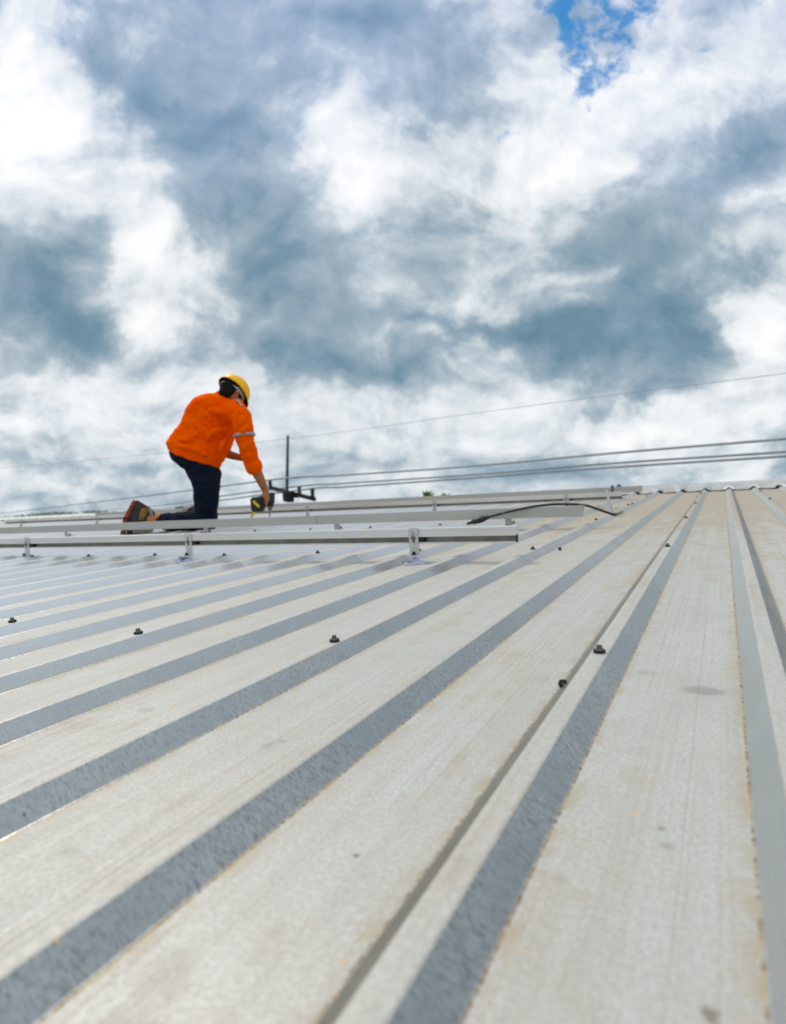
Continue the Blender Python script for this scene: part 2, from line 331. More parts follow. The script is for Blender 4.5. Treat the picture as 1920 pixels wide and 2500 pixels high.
M_RUBBER = mat('black_rubber', (.012, .012, .013), .55)
M_DARKSTEEL = mat('dark_steel', rough=.45, metal=.6, build=speckle((.10, .11, .09), (.26, .27, .24), 300, 3))
M_SCREW = mat('painted_screw_steel', rough=.5, metal=.35, build=speckle((.055, .075, .055), (.22, .24, .20), 420, 4))
M_STEEL = mat('galvanised_steel', rough=.45, metal=.6, build=speckle((.24, .25, .25), (.38, .39, .39), 60, 3))
M_CABLE = mat('black_cable_sheath', (.010, .010, .011), .42)
M_GREEN = mat('green_tape', (.02, .32, .08), .45)
M_RED = mat('red_tape', (.45, .05, .05), .45)
M_BLUEP = mat('blue_plastic', (.05, .22, .36), .4)
M_WIRE = mat('aluminium_conductor', rough=.6, metal=0.0, build=speckle((.27, .32, .35), (.34, .39, .42), 4, 2))
M_POLE = mat('weathered_pole_steel', rough=.6, build=speckle((.06, .095, .10), (.12, .16, .17), 8, 3))
M_ARM = mat('black_crossarm', (.012, .011, .009), .6)
M_GROUND = mat('ground_cover', rough=.9, build=speckle((.035, .06, .02), (.11, .12, .05), .06, 8))
M_BARK = mat('bark', rough=.9, build=speckle((.05, .035, .025), (.13, .10, .07), 9, 5))
def leafmat(n, a, b_): return mat(n, rough=.6, build=speckle(a, b_, 1.3, 3))
M_LEAF = leafmat('leaf_green', (.09, .20, .03), (.18, .34, .06))
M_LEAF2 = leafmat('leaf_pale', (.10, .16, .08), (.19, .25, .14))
def cloth(a, bcol, sc, bump):
    def f(t, b):
        o = objc(t); n = t.noise(o, sc, 4, .6)
        t.put(b.inputs['Base Color'], t.ramp(n, [(.3, a), (.7, bcol)]))
        bn = t.new('ShaderNodeBump'); bn.inputs['Strength'].default_value = bump; bn.inputs['Distance'].default_value = .03
        f1 = t.noise(t.v('MULTIPLY', o, (1, 1, 1.8)), 11, 4, .55, .8); f2 = t.noise(o, 600, 2, .5)
        t.put(bn.inputs['Height'], t.m('ADD', f1, t.m('MULTIPLY', f2, .02))); t.l.new(bn.outputs[0], b.inputs['Normal'])
        pass
    return f
M_SHIRT = mat('orange_workwear', rough=.9, build=cloth((1.0, .088, .0), (1.0, .128, .0), 14, 1.0), spec=.0)
M_TROUS = mat('navy_denim', rough=.9, build=cloth((.002, .005, .014), (.005, .012, .030), 30, .8), spec=.15)
M_SKIN = mat('skin', rough=.5, build=speckle((.33, .115, .035), (.40, .15, .05), 30, 4))
M_HAIR = mat('black_hair', rough=.8, spec=.1, build=speckle((.004, .004, .004), (.016, .013, .012), 160, 3, bump=.8, bscale=260))
M_HELM = mat('yellow_helmet_shell', rough=.4, spec=.25, build=speckle((.95, .47, .0), (1.0, .53, .0), 6, 3))
M_BAND = mat('grey_headband', rough=.6, build=speckle((.36, .34, .34), (.52, .50, .50), 60, 3))
M_REFL = mat('silver_reflective_tape', rough=.35, metal=.3, build=speckle((.28, .28, .30), (.38, .38, .40), 90, 3))
M_SHOE = mat('dark_shoe_fabric', rough=.8, build=speckle((.012, .011, .011), (.055, .05, .045), 55, 4, bump=.5))
M_SHOEP = mat('tan_shoe_panel', rough=.7, build=speckle((.16, .075, .015), (.34, .17, .035), 50, 4))
M_SHOEG = mat('grey_shoe_panel', rough=.7, build=speckle((.12, .115, .11), (.34, .33, .32), 55, 4))
M_SOLE = mat('red_rubber_sole', rough=.7, build=speckle((.02, .015, .012), (.52, .055, .02), 45, 3, lo=.40, hi=.52))
M_SOCK = mat('orange_sock', rough=.9, build=speckle((.55, .17, .04), (.70, .25, .07), 40, 3))
M_DRILL = mat('black_tool_plastic', (.012, .012, .013), .4)
M_DRILLY = mat('yellow_tool_plastic', (.85, .58, .01), .4)

# ------------------------------------------------------------------ mesh helpers
def mesh_from(bm, name, mats, smooth=False):
    bmesh.ops.recalc_face_normals(bm, faces=bm.faces)
    me = bpy.data.meshes.new(name); bm.to_mesh(me); bm.free()
    for m in (mats if isinstance(mats, (list, tuple)) else [mats]): me.materials.append(m)
    if smooth: me.polygons.foreach_set('use_smooth', [True] * len(me.polygons))
    return me
def obj(name, bm, mats, parent=None, smooth=False, base=None):
    """bm is in the frame of its parent, shifted by base"""
    if base is not None: bmesh.ops.translate(bm, verts=bm.verts, vec=-Vector(base))
    o = bpy.data.objects.new(name, mesh_from(bm, name, mats, smooth)); COL.objects.link(o)
    if parent is not None: o.parent = parent
    return o
ROOFSPACE = []
def place(o, loc, rz=0.0, world=False):
    m = Matrix.Translation(Vector(loc)) @ Matrix.Rotation(rz, 4, 'Z')
    o.matrix_world = m if world else RM @ m
def tag(o, label=None, cat=None, group=None, kind=None):
    if label: o['label'] = label
    if cat: o['category'] = cat
    if group: o['group'] = group
    if kind: o['kind'] = kind
    return o
def thing(name, loc, label, cat, group=None, rz=0, world=False):
    o = bpy.data.objects.new(name, None); COL.objects.link(o); o.empty_display_size = .1
    place(o, loc, rz, world); return tag(o, label, cat, group)
def box(bm, lo, hi, mi=0):
    x0, y0, z0 = lo; x1, y1, z1 = hi
    vs = [bm.verts.new(p) for p in ((x0,y0,z0),(x1,y0,z0),(x1,y1,z0),(x0,y1,z0),(x0,y0,z1),(x1,y0,z1),(x1,y1,z1),(x0,y1,z1))]
    for f in ((0,3,2,1),(4,5,6,7),(0,1,5,4),(1,2,6,5),(2,3,7,6),(3,0,4,7)):
        fc = bm.faces.new([vs[i] for i in f]); fc.material_index = mi
    return vs
def basis(d):
    d = Vector(d).normalized(); a = Vector((0, 0, 1)) if abs(d.z) < .9 else Vector((1, 0, 0))
    x = d.cross(a).normalized(); return x, d.cross(x).normalized(), d
def tube(bm, pts, rads, n=12, mi=0, cap=True):
    pts = [Vector(p) for p in pts]; rads = rads if isinstance(rads, (list, tuple)) else [rads] * len(pts)
    rings = []; x = None
    for i, p in enumerate(pts):
        d = (pts[min(i + 1, len(pts) - 1)] - pts[max(i - 1, 0)]).normalized()
        if x is None: x, y, _ = basis(d)
        else:
            x = (x - d * x.dot(d)).normalized(); y = d.cross(x).normalized()
        rings.append([bm.verts.new(p + (x * math.cos(a) + y * math.sin(a)) * rads[i]) for a in [2 * math.pi * k / n for k in range(n)]])
    for a, b in zip(rings, rings[1:]):
        for k in range(n):
            f = bm.faces.new((a[k], a[(k + 1) % n], b[(k + 1) % n], b[k])); f.material_index = mi; f.smooth = True
    if cap:
        for r in (rings[0], rings[-1]): f = bm.faces.new(r); f.material_index = mi
def capsule(bm, a, b, ra, rb, n=16, mi=0):
    a, b = Vector(a), Vector(b); d = (b - a); L = max(d.length, 1e-5); d /= L
    pts, rr = [], []
    for k in range(5):
        th = math.pi / 2 * (1 - k / 4); pts.append(a - d * ra * math.sin(th)); rr.append(max(ra * math.cos(th), .0004))
    for k in range(5):
        th = math.pi / 2 * k / 4; pts.append(b + d * rb * math.sin(th)); rr.append(max(rb * math.cos(th), .0004))
    tube(bm, pts, rr, n, mi)
def chain(bm, pts, rads, n=16, mi=0):
    for i in range(len(pts) - 1): capsule(bm, pts[i], pts[i + 1], rads[i], rads[i + 1], n, mi)
def ellipsoid(bm, c, axes, radii, seg=24, rings=14, mi=0):
    m = Matrix.Identity(4)
    for k in range(3):
        a = Vector(axes[k]).normalized() * radii[k]
        for i in range(3): m[i][k] = a[i]
    for i in range(3): m[i][3] = c[i]
    r = bmesh.ops.create_uvsphere(bm, u_segments=seg, v_segments=rings, radius=1.0, matrix=m)
    for vv in r['verts']:
        for f in vv.link_faces: f.material_index = mi; f.smooth = True
def remesh(o, voxel, smooth=6, disp=0.0, dscale=.08):
    m = o.modifiers.new('join', 'REMESH'); m.mode = 'VOXEL'; m.voxel_size = voxel; m.use_smooth_shade = True
    s = o.modifiers.new('soften', 'SMOOTH'); s.factor = .5; s.iterations = smooth
    if disp:
        tx = bpy.data.textures.new('folds', 'CLOUDS'); tx.noise_scale = dscale; tx.noise_depth = 2
        dm = o.modifiers.new('folds', 'DISPLACE'); dm.texture = tx; dm.strength = disp; dm.mid_level = .5; dm.texture_coords = 'LOCAL'

# ================================================================== SETTING
GZ = -6.2
def grid_sheet(name, z, size, m, label, n=2):
    bm = bmesh.new(); bmesh.ops.create_grid(bm, x_segments=n, y_segments=n, size=size)
    o = obj(name, bm, m); o.location = (0, 0, z); o['kind'] = 'structure'; o['label'] = label; return o
grid_sheet('ground', GZ, 4000, M_GROUND, 'green and brown open ground far below the roof')

# ------------------------------------------------------------------ the building
X_LEFT, X_RIGHT, Y_EAVE, Y_RIDGE = -13.0, 7.0, -7.0, 6.60
ware = thing('warehouse', (0, 0, 0), 'low metal roofed warehouse seen from up on its ribbed grey roof', 'building')
prof = []
i0 = math.floor((X_LEFT - RIB_X0) / RIB_P); i1 = math.ceil((X_RIGHT - RIB_X0) / RIB_P)
for i in range(i0, i1 + 1):
    cx = rib_x(i)
    for dx, z in ((-.1000, 0), (-.052, 0), (-.0350, 0), (-.0318, .0008), (-.0118, .0200), (-.0092, .0208), (0, .0210), (.0092, .0208), (.0118, .0200), (.0318, .0008), (.0350, 0), (.052, 0)):
        prof.append((cx + dx, z))
ys = [Y_EAVE + k * .25 for k in range(int((0 - Y_EAVE) / .25))] + [k * .055 for k in range(0, 119)] + [Y_RIDGE]
def wav(x, y, z):
    k = 1.0 if z < .001 else .35
    return (noise.noise(Vector((x * 9, y * 1.3, 0))) * .0020 + noise.noise(Vector((x * 25, y * 5, 3))) * .0003) * k
bm = bmesh.new(); rows = []
for y in ys:
    rows.append([bm.verts.new((x + noise.noise(Vector((i_ // 12 * 3.7, y * 2.2, 1))) * .0007, y, z + wav(x, y, z))) for i_, (x, z) in enumerate(prof)])
for a, b in zip(rows, rows[1:]):
    for k in range(len(prof) - 1): bm.faces.new((a[k], a[k + 1], b[k + 1], b[k]))
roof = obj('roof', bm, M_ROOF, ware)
# rear slope
bm = bmesh.new(); rows = []
back = math.tan(-2 * SLOPE)
for y in (Y_RIDGE + .02, 20.0):
    rows.append([bm.verts.new((x, y, z + (y - Y_RIDGE) * back)) for x, z in prof])
for k in range(len(prof) - 1): bm.faces.new((rows[0][k], rows[0][k + 1], rows[1][k + 1], rows[1][k]))
obj('rear_roof', bm, M_ROOF, ware)
# ridge capping, its lower edge pressed over every rib
bm = bmesh.new(); rows = []
def capz(x, k):      # raised arch over each rib
    d = abs(((x - RIB_X0) / RIB_P + .5) % 1 - .5) * RIB_P
    t_ = max(0.0, 1 - (d / .050) ** 2)
    return t_ ** .7 * .027 * k
xs = []
for i in range(i0, i1 + 1):
    xs += [rib_x(i) + d_ for d_ in (-.0985, -.06, -.051, -.042, -.028, -.018, -.008, 0, .008, .018, .028, .042, .051, .06)]
caprows = [(6.28, .0085, 1.35), (6.285, .0150, 1.35), (6.36, .026, 1.0), (6.44, .046, .35), (6.50, .060, 0), (6.63, .071, 0), (6.66, .072, 0), (6.80, .058, 0), (7.05, .020, 0)]
for yy, zz, k in caprows:
    rows.append([bm.verts.new((x, yy, zz + capz(x, k) + noise.noise(Vector((x * 6, yy * 3, 9))) * .0015)) for x in xs])
for a, b in zip(rows, rows[1:]):
    for k in range(len(xs) - 1): bm.faces.new((a[k], a[k + 1], b[k + 1], b[k]))
obj('ridge_cap', bm, M_CAP, ware)
# walls under the eaves (roof frame; deep enough to reach the ground)
bm = bmesh.new()
for lo, hi in (((X_LEFT + .3, Y_EAVE + .4, -8), (X_LEFT + .4, 19.5, -.35)), ((X_RIGHT - .4, Y_EAVE + .4, -8), (X_RIGHT - .3, 19.5, -.35)), ((X_LEFT + .4, Y_EAVE + .4, -8), (X_RIGHT - .4, Y_EAVE + .5, -.1)), ((X_LEFT + .4, 19.4, -8), (X_RIGHT - .4, 19.5, -1.3))):
    box(bm, lo, hi)
obj('wall', bm, M_WALL, ware)

# roofing screws
def hexprism(bm, r, z0, z1, mi=0, n=6, rt=None):
    rt = rt or r
    a = [bm.verts.new((r * math.cos(k * 2 * math.pi / n), r * math.sin(k * 2 * math.pi / n), z0)) for k in range(n)]
    b = [bm.verts.new((rt * math.cos(k * 2 * math.pi / n), rt * math.sin(k * 2 * math.pi / n), z1)) for k in range(n)]
    for k in range(n): bm.faces.new((a[k], a[(k + 1) % n], b[(k + 1) % n], b[k])).material_index = mi
    bm.faces.new(b).material_index = mi; bm.faces.new(a[::-1]).material_index = mi
bm = bmesh.new(); hexprism(bm, .0068, .0036, .0046, 0, 20, .0064); hexprism(bm, .0044, .0046, .0092, 0, 6, .0042); hexprism(bm, .0034, .0092, .0098, 0, 6)
screw0 = obj('screw', bm, M_SCREW, ware)
bm = bmesh.new(); hexprism(bm, .0082, 0.0, .0036, 0, 24, .0080)
wash0 = obj('washer', bm, M_RUBBER, screw0)
first = True
def screw(x, y, rz):
    global first
    if first: s, first = screw0, False
    else:
        s = screw0.copy(); COL.objects.link(s); s.parent = ware
        wz_ = wash0.copy(); COL.objects.link(wz_); wz_.parent = s
    s.location = (x, y * 1.02, .0212); s.rotation_euler = (random.uniform(-.05, .05), random.uniform(-.05, .05), rz)
for i, y in ((-1, .833), (-3, .785), (-5, .735), (-7, .735), (1, .86),
             (-1, 1.985), (-3, 1.93), (-5, 1.90), (-7, 1.846), (-9, 1.77), (-11, 1.771), (-13, 1.74), (-15, 1.72), (1, 2.02),
             (-1, 3.03), (-3, 3.05), (-7, 2.966), (-9, 2.90), (-11, 2.88), (-13, 2.85), (-5, 3.0), (1, 3.11), (-15, 2.8),
             (-1, 4.12), (-3, 4.19), (-2.93, 4.27), (1, 4.27), (-5, 4.15), (-7, 4.1), (-1, 5.3), (-3, 5.3), (1, 5.3), (3, 5.4), (3, 4.3)):
    screw(rib_x(i), y, random.uniform(0, 1))

# ------------------------------------------------------------------ loose nuts lying in the pans
def nut(px, py, label):
    p = gp(px, py); bm = bmesh.new(); n = 6; r, ri, hh = .0062, .0030, .0055
    R = [[bm.verts.new((q * math.cos(k * math.pi / 3), q * math.sin(k * math.pi / 3), z)) for k in range(6)] for q, z in ((r, 0), (r, hh), (.0016, hh + .0012), (.0016, 0))]
    for a in range(4):
        A, B = R[a], R[(a + 1) % 4]
        for k in range(6): bm.faces.new((A[k], A[(k + 1) % 6], B[(k + 1) % 6], B[k]))
    bmesh.ops.bevel(bm, geom=bm.edges[:], offset=.0006, segments=2, affect='EDGES')
    bmesh.ops.rotate(bm, verts=bm.verts, matrix=Matrix.Rotation(math.radians(72), 3, 'X'))
    zmin = min(v_.co.z for v_ in bm.verts); bmesh.ops.translate(bm, verts=bm.verts, vec=(0, 0, -zmin))
    o = obj('nut', bm, M_RUBBER); place(o, (p.x, p.y, .0006), .5); tag(o, label, 'nut', 'loose nuts lying on the roof'); return o
nut(1374, 1680, 'small black nut lying beside the long rib, close below the nearest roofing screw')
nut(1367, 1344, 'small black nut lying in the roof pan right of the nearest rail end')

# ================================================================== RAILS
RAIL_H = .050
def rail_profile(flip):
    # y (depth, camera side negative), z ; slotted face towards the camera unless flipped
    P = [(-.020, 0), (-.020, .0045), (.003, .0050), (.003, .0215), (-.020, .0225), (-.020, .0385), (-.0185, .0400), (-.020, .0415), (-.020, .050),
         (-.0065, .050), (-.0065, .044), (-.012, .044), (-.012, .037), (.012, .037), (.012, .044), (.0065, .044), (.0065, .050), (.020, .050), (.020, 0)]
    if flip: P = [(-y, z) for y, z in P][::-1]
    return P
def rail_mesh(L0, L1, flip, seed=0):
    bm = bmesh.new(); P = rail_profile(flip); N = 24; rings = []
    for k in range(N + 1):
        x = L0 + (L1 - L0) * k / N
        dz = noise.noise(Vector((x * .5, seed, 0))) * .002
        rings.append([bm.verts.new((x, y, z + dz)) for y, z in P])
    for a, b in zip(rings, rings[1:]):
        for k in range(len(P)): f = bm.faces.new((a[k], a[(k + 1) % len(P)], b[(k + 1) % len(P)], b[k])); f.material_index = 1 if (min(P[k][0], P[(k + 1) % len(P)][0]) > -.0201 and max(P[k][0], P[(k + 1) % len(P)][0]) <= .0031 and max(P[k][1], P[(k + 1) % len(P)][1]) < .0226 and not flip and (P[k][0] > 0 or P[(k + 1) % len(P)][0] > 0)) else 0
    bm.faces.new(rings[0]); bm.faces.new(rings[-1][::-1])
    return bm
def bracket_parts(root, x, zr, flip, ztop):
    """an L foot: upright plate with slot on the rail face, flange on the rib; x along the rail, zr = rail underside"""
    s = -1 if not flip else 1
    bm = bmesh.new(); y0, y1 = sorted((s * .0205, s * .0255)); wd = .017; base = .0225
    zt = ztop if not flip else zr + .030
    if not flip:   # plate with a real slot
        zs0, zs1, ws = zr + .010, zr + .040, .0036
        box(bm, (x - wd, y0, base), (x - ws, y1, zt)); box(bm, (x + ws, y0, base), (x + wd, y1, zt))
        box(bm, (x - ws, y0, base), (x + ws, y1, zs0)); box(bm, (x - ws, y0, zs1), (x + ws, y1, zt))
    else: box(bm, (x - wd, y0, base), (x + wd, y1, zt))
    fy0, fy1 = sorted((s * .0255, s * .066)); box(bm, (x - wd, fy0, base), (x + wd, fy1, base + .005))
    bmesh.ops.remove_doubles(bm, verts=bm.verts, dist=1e-5)
    b = obj('bracket', bm, M_BRACK, root)
    if not flip:
        bm = bmesh.new(); zc = zr + .019
        tube(bm, [(x, y0 - .0075, zc), (x, y1 + .012, zc)], .0040, 10); tube(bm, [(x, y0 - .0060, zc), (x, y0 - .0003, zc)], .0075, 6); tube(bm, [(x, y0 - .0018, zc - .012), (x, y0 - .0010, zc - .012)], .004, 8)
        obj('bolt', bm, M_DARKSTEEL, b)
        bm = bmesh.new(); box(bm, (x + .0175, -.0185, zr + .0065), (x + .036, .002, zr + .0200)); bmesh.ops.bevel(bm, geom=bm.edges[:], offset=.001, segments=1, affect='EDGES')
        obj('clamp_block', bm, M_RUBBER, b)
    bm = bmesh.new(); hexprism(bm, .010, 0, .003, 0, 20, .009); hexprism(bm, .006, .003, .0105)
    bmesh.ops.translate(bm, verts=bm.verts, vec=(x + .008, s * .046, base + .0052)); obj('fixing_screw', bm, M_RUBBER, b)
    # sealing compound squeezed out on the rib below the flange
    bm = bmesh.new(); n = 26; c0 = bm.verts.new((x + .012, s * .045, .0228)); ring = []; ring2 = []
    for k in range(n):
        a = 2 * math.pi * k / n; r = .040 * (1 + .3 * noise.noise(Vector((math.cos(a) * 2, math.sin(a) * 2, x * 7))))
        px_, py_ = x + .014 + math.cos(a) * r * 1.0, s * .045 + math.sin(a) * r * 1.15
        d = abs(((px_ - RIB_X0) / RIB_P + .5) % 1 - .5) * RIB_P
        zz = .0210 if d < .0102 else max(0.0, .0210 * (1 - (d - .0102) / .0222))
        ring.append(bm.verts.new((px_, py_, zz + .0016)))
        mx, my = (px_ * .5 + (x + .012) * .5), (py_ * .5 + s * .0225)
        d = abs(((mx - RIB_X0) / RIB_P + .5) % 1 - .5) * RIB_P
        zz = .0210 if d < .0102 else max(0.0, .0210 * (1 - (d - .0102) / .0222))
        ring2.append(bm.verts.new((mx, my, zz + .0022)))
    for k in range(n):
        bm.faces.new((c0, ring2[k], ring2[(k + 1) % n])); bm.faces.new((ring2[k], ring[k], ring[(k + 1) % n], ring2[(k + 1) % n]))
    obj('sealant_patch', bm, M_SEAL, b)
RAILG = 'aluminium mounting rails across the roof'
def make_rail(x0, x1, y, z, flip, feet, label, seed, m, rz=0.0):
    root = thing('mounting_rail', (0, y, 0), label, 'rail', RAILG, rz)
    bm = rail_mesh(x0, x1, flip, seed); bmesh.ops.translate(bm, verts=bm.verts, vec=(0, 0, z))
    obj('beam', bm, [m, M_GROOVE], root)
    if not flip:
        bm = bmesh.new(); box(bm, (x1 + .0004, -.0195, z + .001), (x1 + .0032, -.0020, z + .0235)); obj('end_plug', bm, M_RUBBER, root)
    else:
        bm = bmesh.new(); sx = -2.0 - .05; box(bm, (sx, -.0206, z + .001), (sx + .0025, -.0201, z + .049)); obj('joint_gap', bm, M_DARKSTEEL, root)
    for fx in feet: bracket_parts(root, fx, z, flip, z + RAIL_H + .003)
    return root
make_rail(-7.6, -.566, 1.847, .061, False, [rib_x(-5) + .048, rib_x(-10) + .030, rib_x(-15) - .05, rib_x(-20), rib_x(-25), rib_x(-30), rib_x(-35)], 'nearest bright aluminium rail with slotted face, bolted on three visible brackets', 1, M_ALU, .02)
make_rail(-7.6, -.575, 2.91, .057, True, [rib_x(k) + .02 for k in (-5, -10, -15, -22, -27, -32)], 'flat faced grey rail second from the camera with the black cable lying over its end', 2, M_ALU2, .02)
make_rail(-7.75, -.600, 4.30, .060, False, [rib_x(k) for k in (-5, -10, -16, -22, -30, -37)], 'third rail from the camera, bright slotted rail beyond the kneeling worker', 3, M_ALU)
make_rail(-7.55, -.590, 5.40, .061, True, [rib_x(k) for k in (-5, -11, -16, -22, -28, -34)], 'farthest flat grey rail in front of the ridge with a small blue cap on top', 4, M_ALU2)

# seam where two lengths of the second rail meet
# ------------------------------------------------------------------ black cable over the second rail
def bez(pts, n=12):
    out = []; P = [Vector(p) for p in pts]
    for i in range(len(P) - 1):
        p0, p1, p2, p3 = P[max(i - 1, 0)], P[i], P[i + 1], P[min(i + 2, len(P) - 1)]
        for k in range(n):
            t_ = k / n; out.append(.5 * ((2 * p1) + (-p0 + p2) * t_ + (2 * p0 - 5 * p1 + 4 * p2 - p3) * t_ ** 2 + (-p0 + 3 * p1 - 3 * p2 + p3) * t_ ** 3))
    out.append(P[-1]); return out
def dep(y, px):   # depth of the image column px where it crosses roof line y
    # solve for a point at height ~.1
    lo, hi = .3, 40
    for _ in range(50):
        mid = (lo + hi) / 2
        if at(px, 1250, mid).y < y: lo = mid
        else: hi = mid
    return lo
cp = [at(1176, 1268, dep(2.81, 1176)), at(1200, 1260.5, dep(2.82, 1200)), at(1240, 1250, dep(2.845, 1240)), at(1300, 1237, dep(2.87, 1300)), at(1360, 1231, dep(2.90, 1360)), at(1425, 1233, dep(2.93, 1425)), at(1465, 1245, dep(2.97, 1465)), at(1503, 1258, dep(3.0, 1503))]
croot = thing('solar_cable', cp[0], 'black cable with a plug on one end draped over the end of a rail', 'cable')
bm = bmesh.new(); tube(bm, bez(cp), .0060, 10); obj('cable_sheath', bm, M_CABLE, croot, base=cp[0])
dd = (cp[0] - cp[1]).normalized(); bm = bmesh.new()
tube(bm, [cp[1] - dd * -.012, cp[0] - dd * .002, cp[0] + dd * .012, cp[0] + dd * .045, cp[0] + dd * .05, cp[0] + dd * .075], [.008, .016, .016, .0125, .008, .006], 12)
obj('plug', bm, M_CABLE, croot, base=cp[0])
bc = bez(cp)
for k, mm in ((21, M_GREEN), (60, M_GREEN)):
    bm = bmesh.new(); tube(bm, [bc[k], bc[k + 1]], .0074, 10); obj('tape_band', bm, mm, croot, base=cp[0])

# thin metal rod leaning from the far rail down to the roof
a_ = at(1482, 1198, 4.02); b_ = gp(1494, 1259, .006)
b_ = gp(1494, 1257, .010)
rr = thing('metal_rod', b_, 'thin grey metal rod leaning against the bright third rail near its end', 'rod')
bm = bmesh.new(); tube(bm, [a_, a_.lerp(b_, .5) + Vector((0, 0, .004)), b_, b_ + Vector((.03, .0, .006)), b_ + Vector((.05, .03, .012)), b_ + Vector((.03, .05, .006))], .0085, 8); obj('rod', bm, M_STEEL, rr, base=b_)
bm = bmesh.new(); tube(bm, [b_ + Vector((.0, .0, -.002)), b_ + Vector((.022, 0, -.002))], .014, 10); obj('end_fitting', bm, M_DARKSTEEL, rr, base=b_)

# small clip and blue cap on the farthest rail
def on_far(px, zoff): 
    p = at(px, 1186, dep(5.40, px)); return Vector((p.x, 5.40, .061 + RAIL_H + zoff))
p = on_far(1497, .001); bm = bmesh.new()
box(bm, (-.011, -.030, -.052), (.011, -.0225, .010)); box(bm, (-.011, -.030, .010), (.011, .024, .015)); box(bm, (-.004, -.034, -.03), (.004, -.0302, .0)); bmesh.ops.bevel(bm, geom=bm.edges[:], offset=.0012, segments=1, affect='EDGES')
o = obj('rail_clamp', bm, M_DARKSTEEL); place(o, p); tag(o, 'dark metal clamp hooked over the farthest rail left of the blue cap', 'clamp')
p = on_far(1512, .001); bm = bmesh.new(); hexprism(bm, .022, 0, .012, 0, 16, .020); hexprism(bm, .012, .012, .022, 0, 12, .010)
o = obj('plastic_cap', bm, M_BLUEP); place(o, p); tag(o, 'little blue plastic cap on top of the farthest rail', 'cap')

# ================================================================== THE WORKER
D0 = 4.40
def S(px, py, dz=0.0): return at(px, py, D0 + dz)
PXM = D0 / FPX
R_, U_, F_ = c_right, c_up, -c_back                         # right, up, away as seen
def V3(r, u, f): return R_ * r + U_ * u + F_ * f
base = gp(495, 1296, .02); base.z = .0212
man = thing('person', base, 'worker in yellow helmet, orange shirt and dark trousers kneeling with a power drill', 'person')
def loft(bm, rings, n=28, mi=0, pw=2.3):
    """rings: (left point px,py), (right point px,py), depth half, depth centre"""
    R = []
    for (lx, ly), (rx, ry), dh, dc in rings:
        c = S((lx + rx) / 2, (ly + ry) / 2, dc); a = (S(rx, ry, dc) - S(lx, ly, dc)) / 2
        ring = []
        for k in range(n):
            th = 2 * math.pi * k / n; ct, st = math.cos(th), math.sin(th)
            ct = math.copysign(abs(ct) ** (2 / pw), ct); st = math.copysign(abs(st) ** (2 / pw), st)
            ring.append(bm.verts.new(c + a * ct + F_ * dh * st))
        R.append(ring)
    for a, b in zip(R, R[1:]):
        for k in range(n):
            f = bm.faces.new((a[k], a[(k + 1) % n], b[(k + 1) % n], b[k])); f.smooth = True; f.material_index = mi
    for r in (R[0], R[-1]): bm.faces.new(r).material_index = mi

# --- bare body: head, neck, arms with hands, covered trunk and legs
HC = S(568.5, 957, .0)
h_up = V3(.42, .70, .60).normalized(); h_face = V3(.66, -.60, .42); h_face = (h_face - h_up * h_face.dot(h_up)).normalized(); h_side = h_up.cross(h_face).normalized()
if h_side.dot(F_) > 0: h_side = -h_side              # towards the camera
hm = (h_face, h_side)
h_face = V3(.50, -.52, .70); h_face = (h_face - h_up * h_face.dot(h_up)).normalized(); h_side = h_up.cross(h_face).normalized()
if h_side.dot(F_) > 0: h_side = -h_side
bm = bmesh.new()
ellipsoid(bm, HC, (h_face, h_side, h_up), (.094, .073, .105))
ellipsoid(bm, HC + h_face * .045 - h_up * .065, (h_face, h_side, h_up), (.050, .050, .050))          # jaw
ellipsoid(bm, HC + h_face * .098 - h_up * .020, (h_face, h_side, h_up), (.018, .013, .026), 12, 8)   # nose
ellipsoid(bm, HC + h_face * .086 - h_up * .064, (h_face, h_side, h_up), (.012, .024, .010), 12, 8)   # lips
ellipsoid(bm, HC + h_face * .082 + h_up * .012, (h_face, h_side, h_up), (.012, .050, .010), 12, 8)   # brow
for sg in (1, -1):
    ellipsoid(bm, HC + h_side * .074 * sg - h_up * .010 - h_face * .004, (h_face, h_side, h_up), (.017, .009, .032), 12, 8)   # ears
neck0 = S(540, 988, .01)
chain(bm, [HC - h_up * .05 - h_face * .02, S(549, 975, .0), neck0], [.052, .055, .062])
# trunk, kept inside the clothes
chain(bm, [neck0, S(525, 1020, .02), S(505, 1070, .02), S(480, 1110, .02)], [.07, .10, .10, .09])
chain(bm, [S(485, 1115, .0), S(503, 1190, -.05), S(505, 1262, -.07)], [.07, .055, .04])
chain(bm, [S(485, 1115, .10), S(508, 1190, .18), S(510, 1250, .22)], [.07, .05, .04])
# near (right) arm
sh_r, el_r, wr_r = S(580, 1008, -.12), S(613, 1118, -.12), S(648, 1196, -.06)
chain(bm, [S(550, 1010, -.02), sh_r, S(598, 1060, -.13), el_r], [.06, .045, .042, .040])
chain(bm, [el_r, S(624, 1146, -.105), S(638, 1174, -.08), wr_r], [.040, .040, .032, .0245])
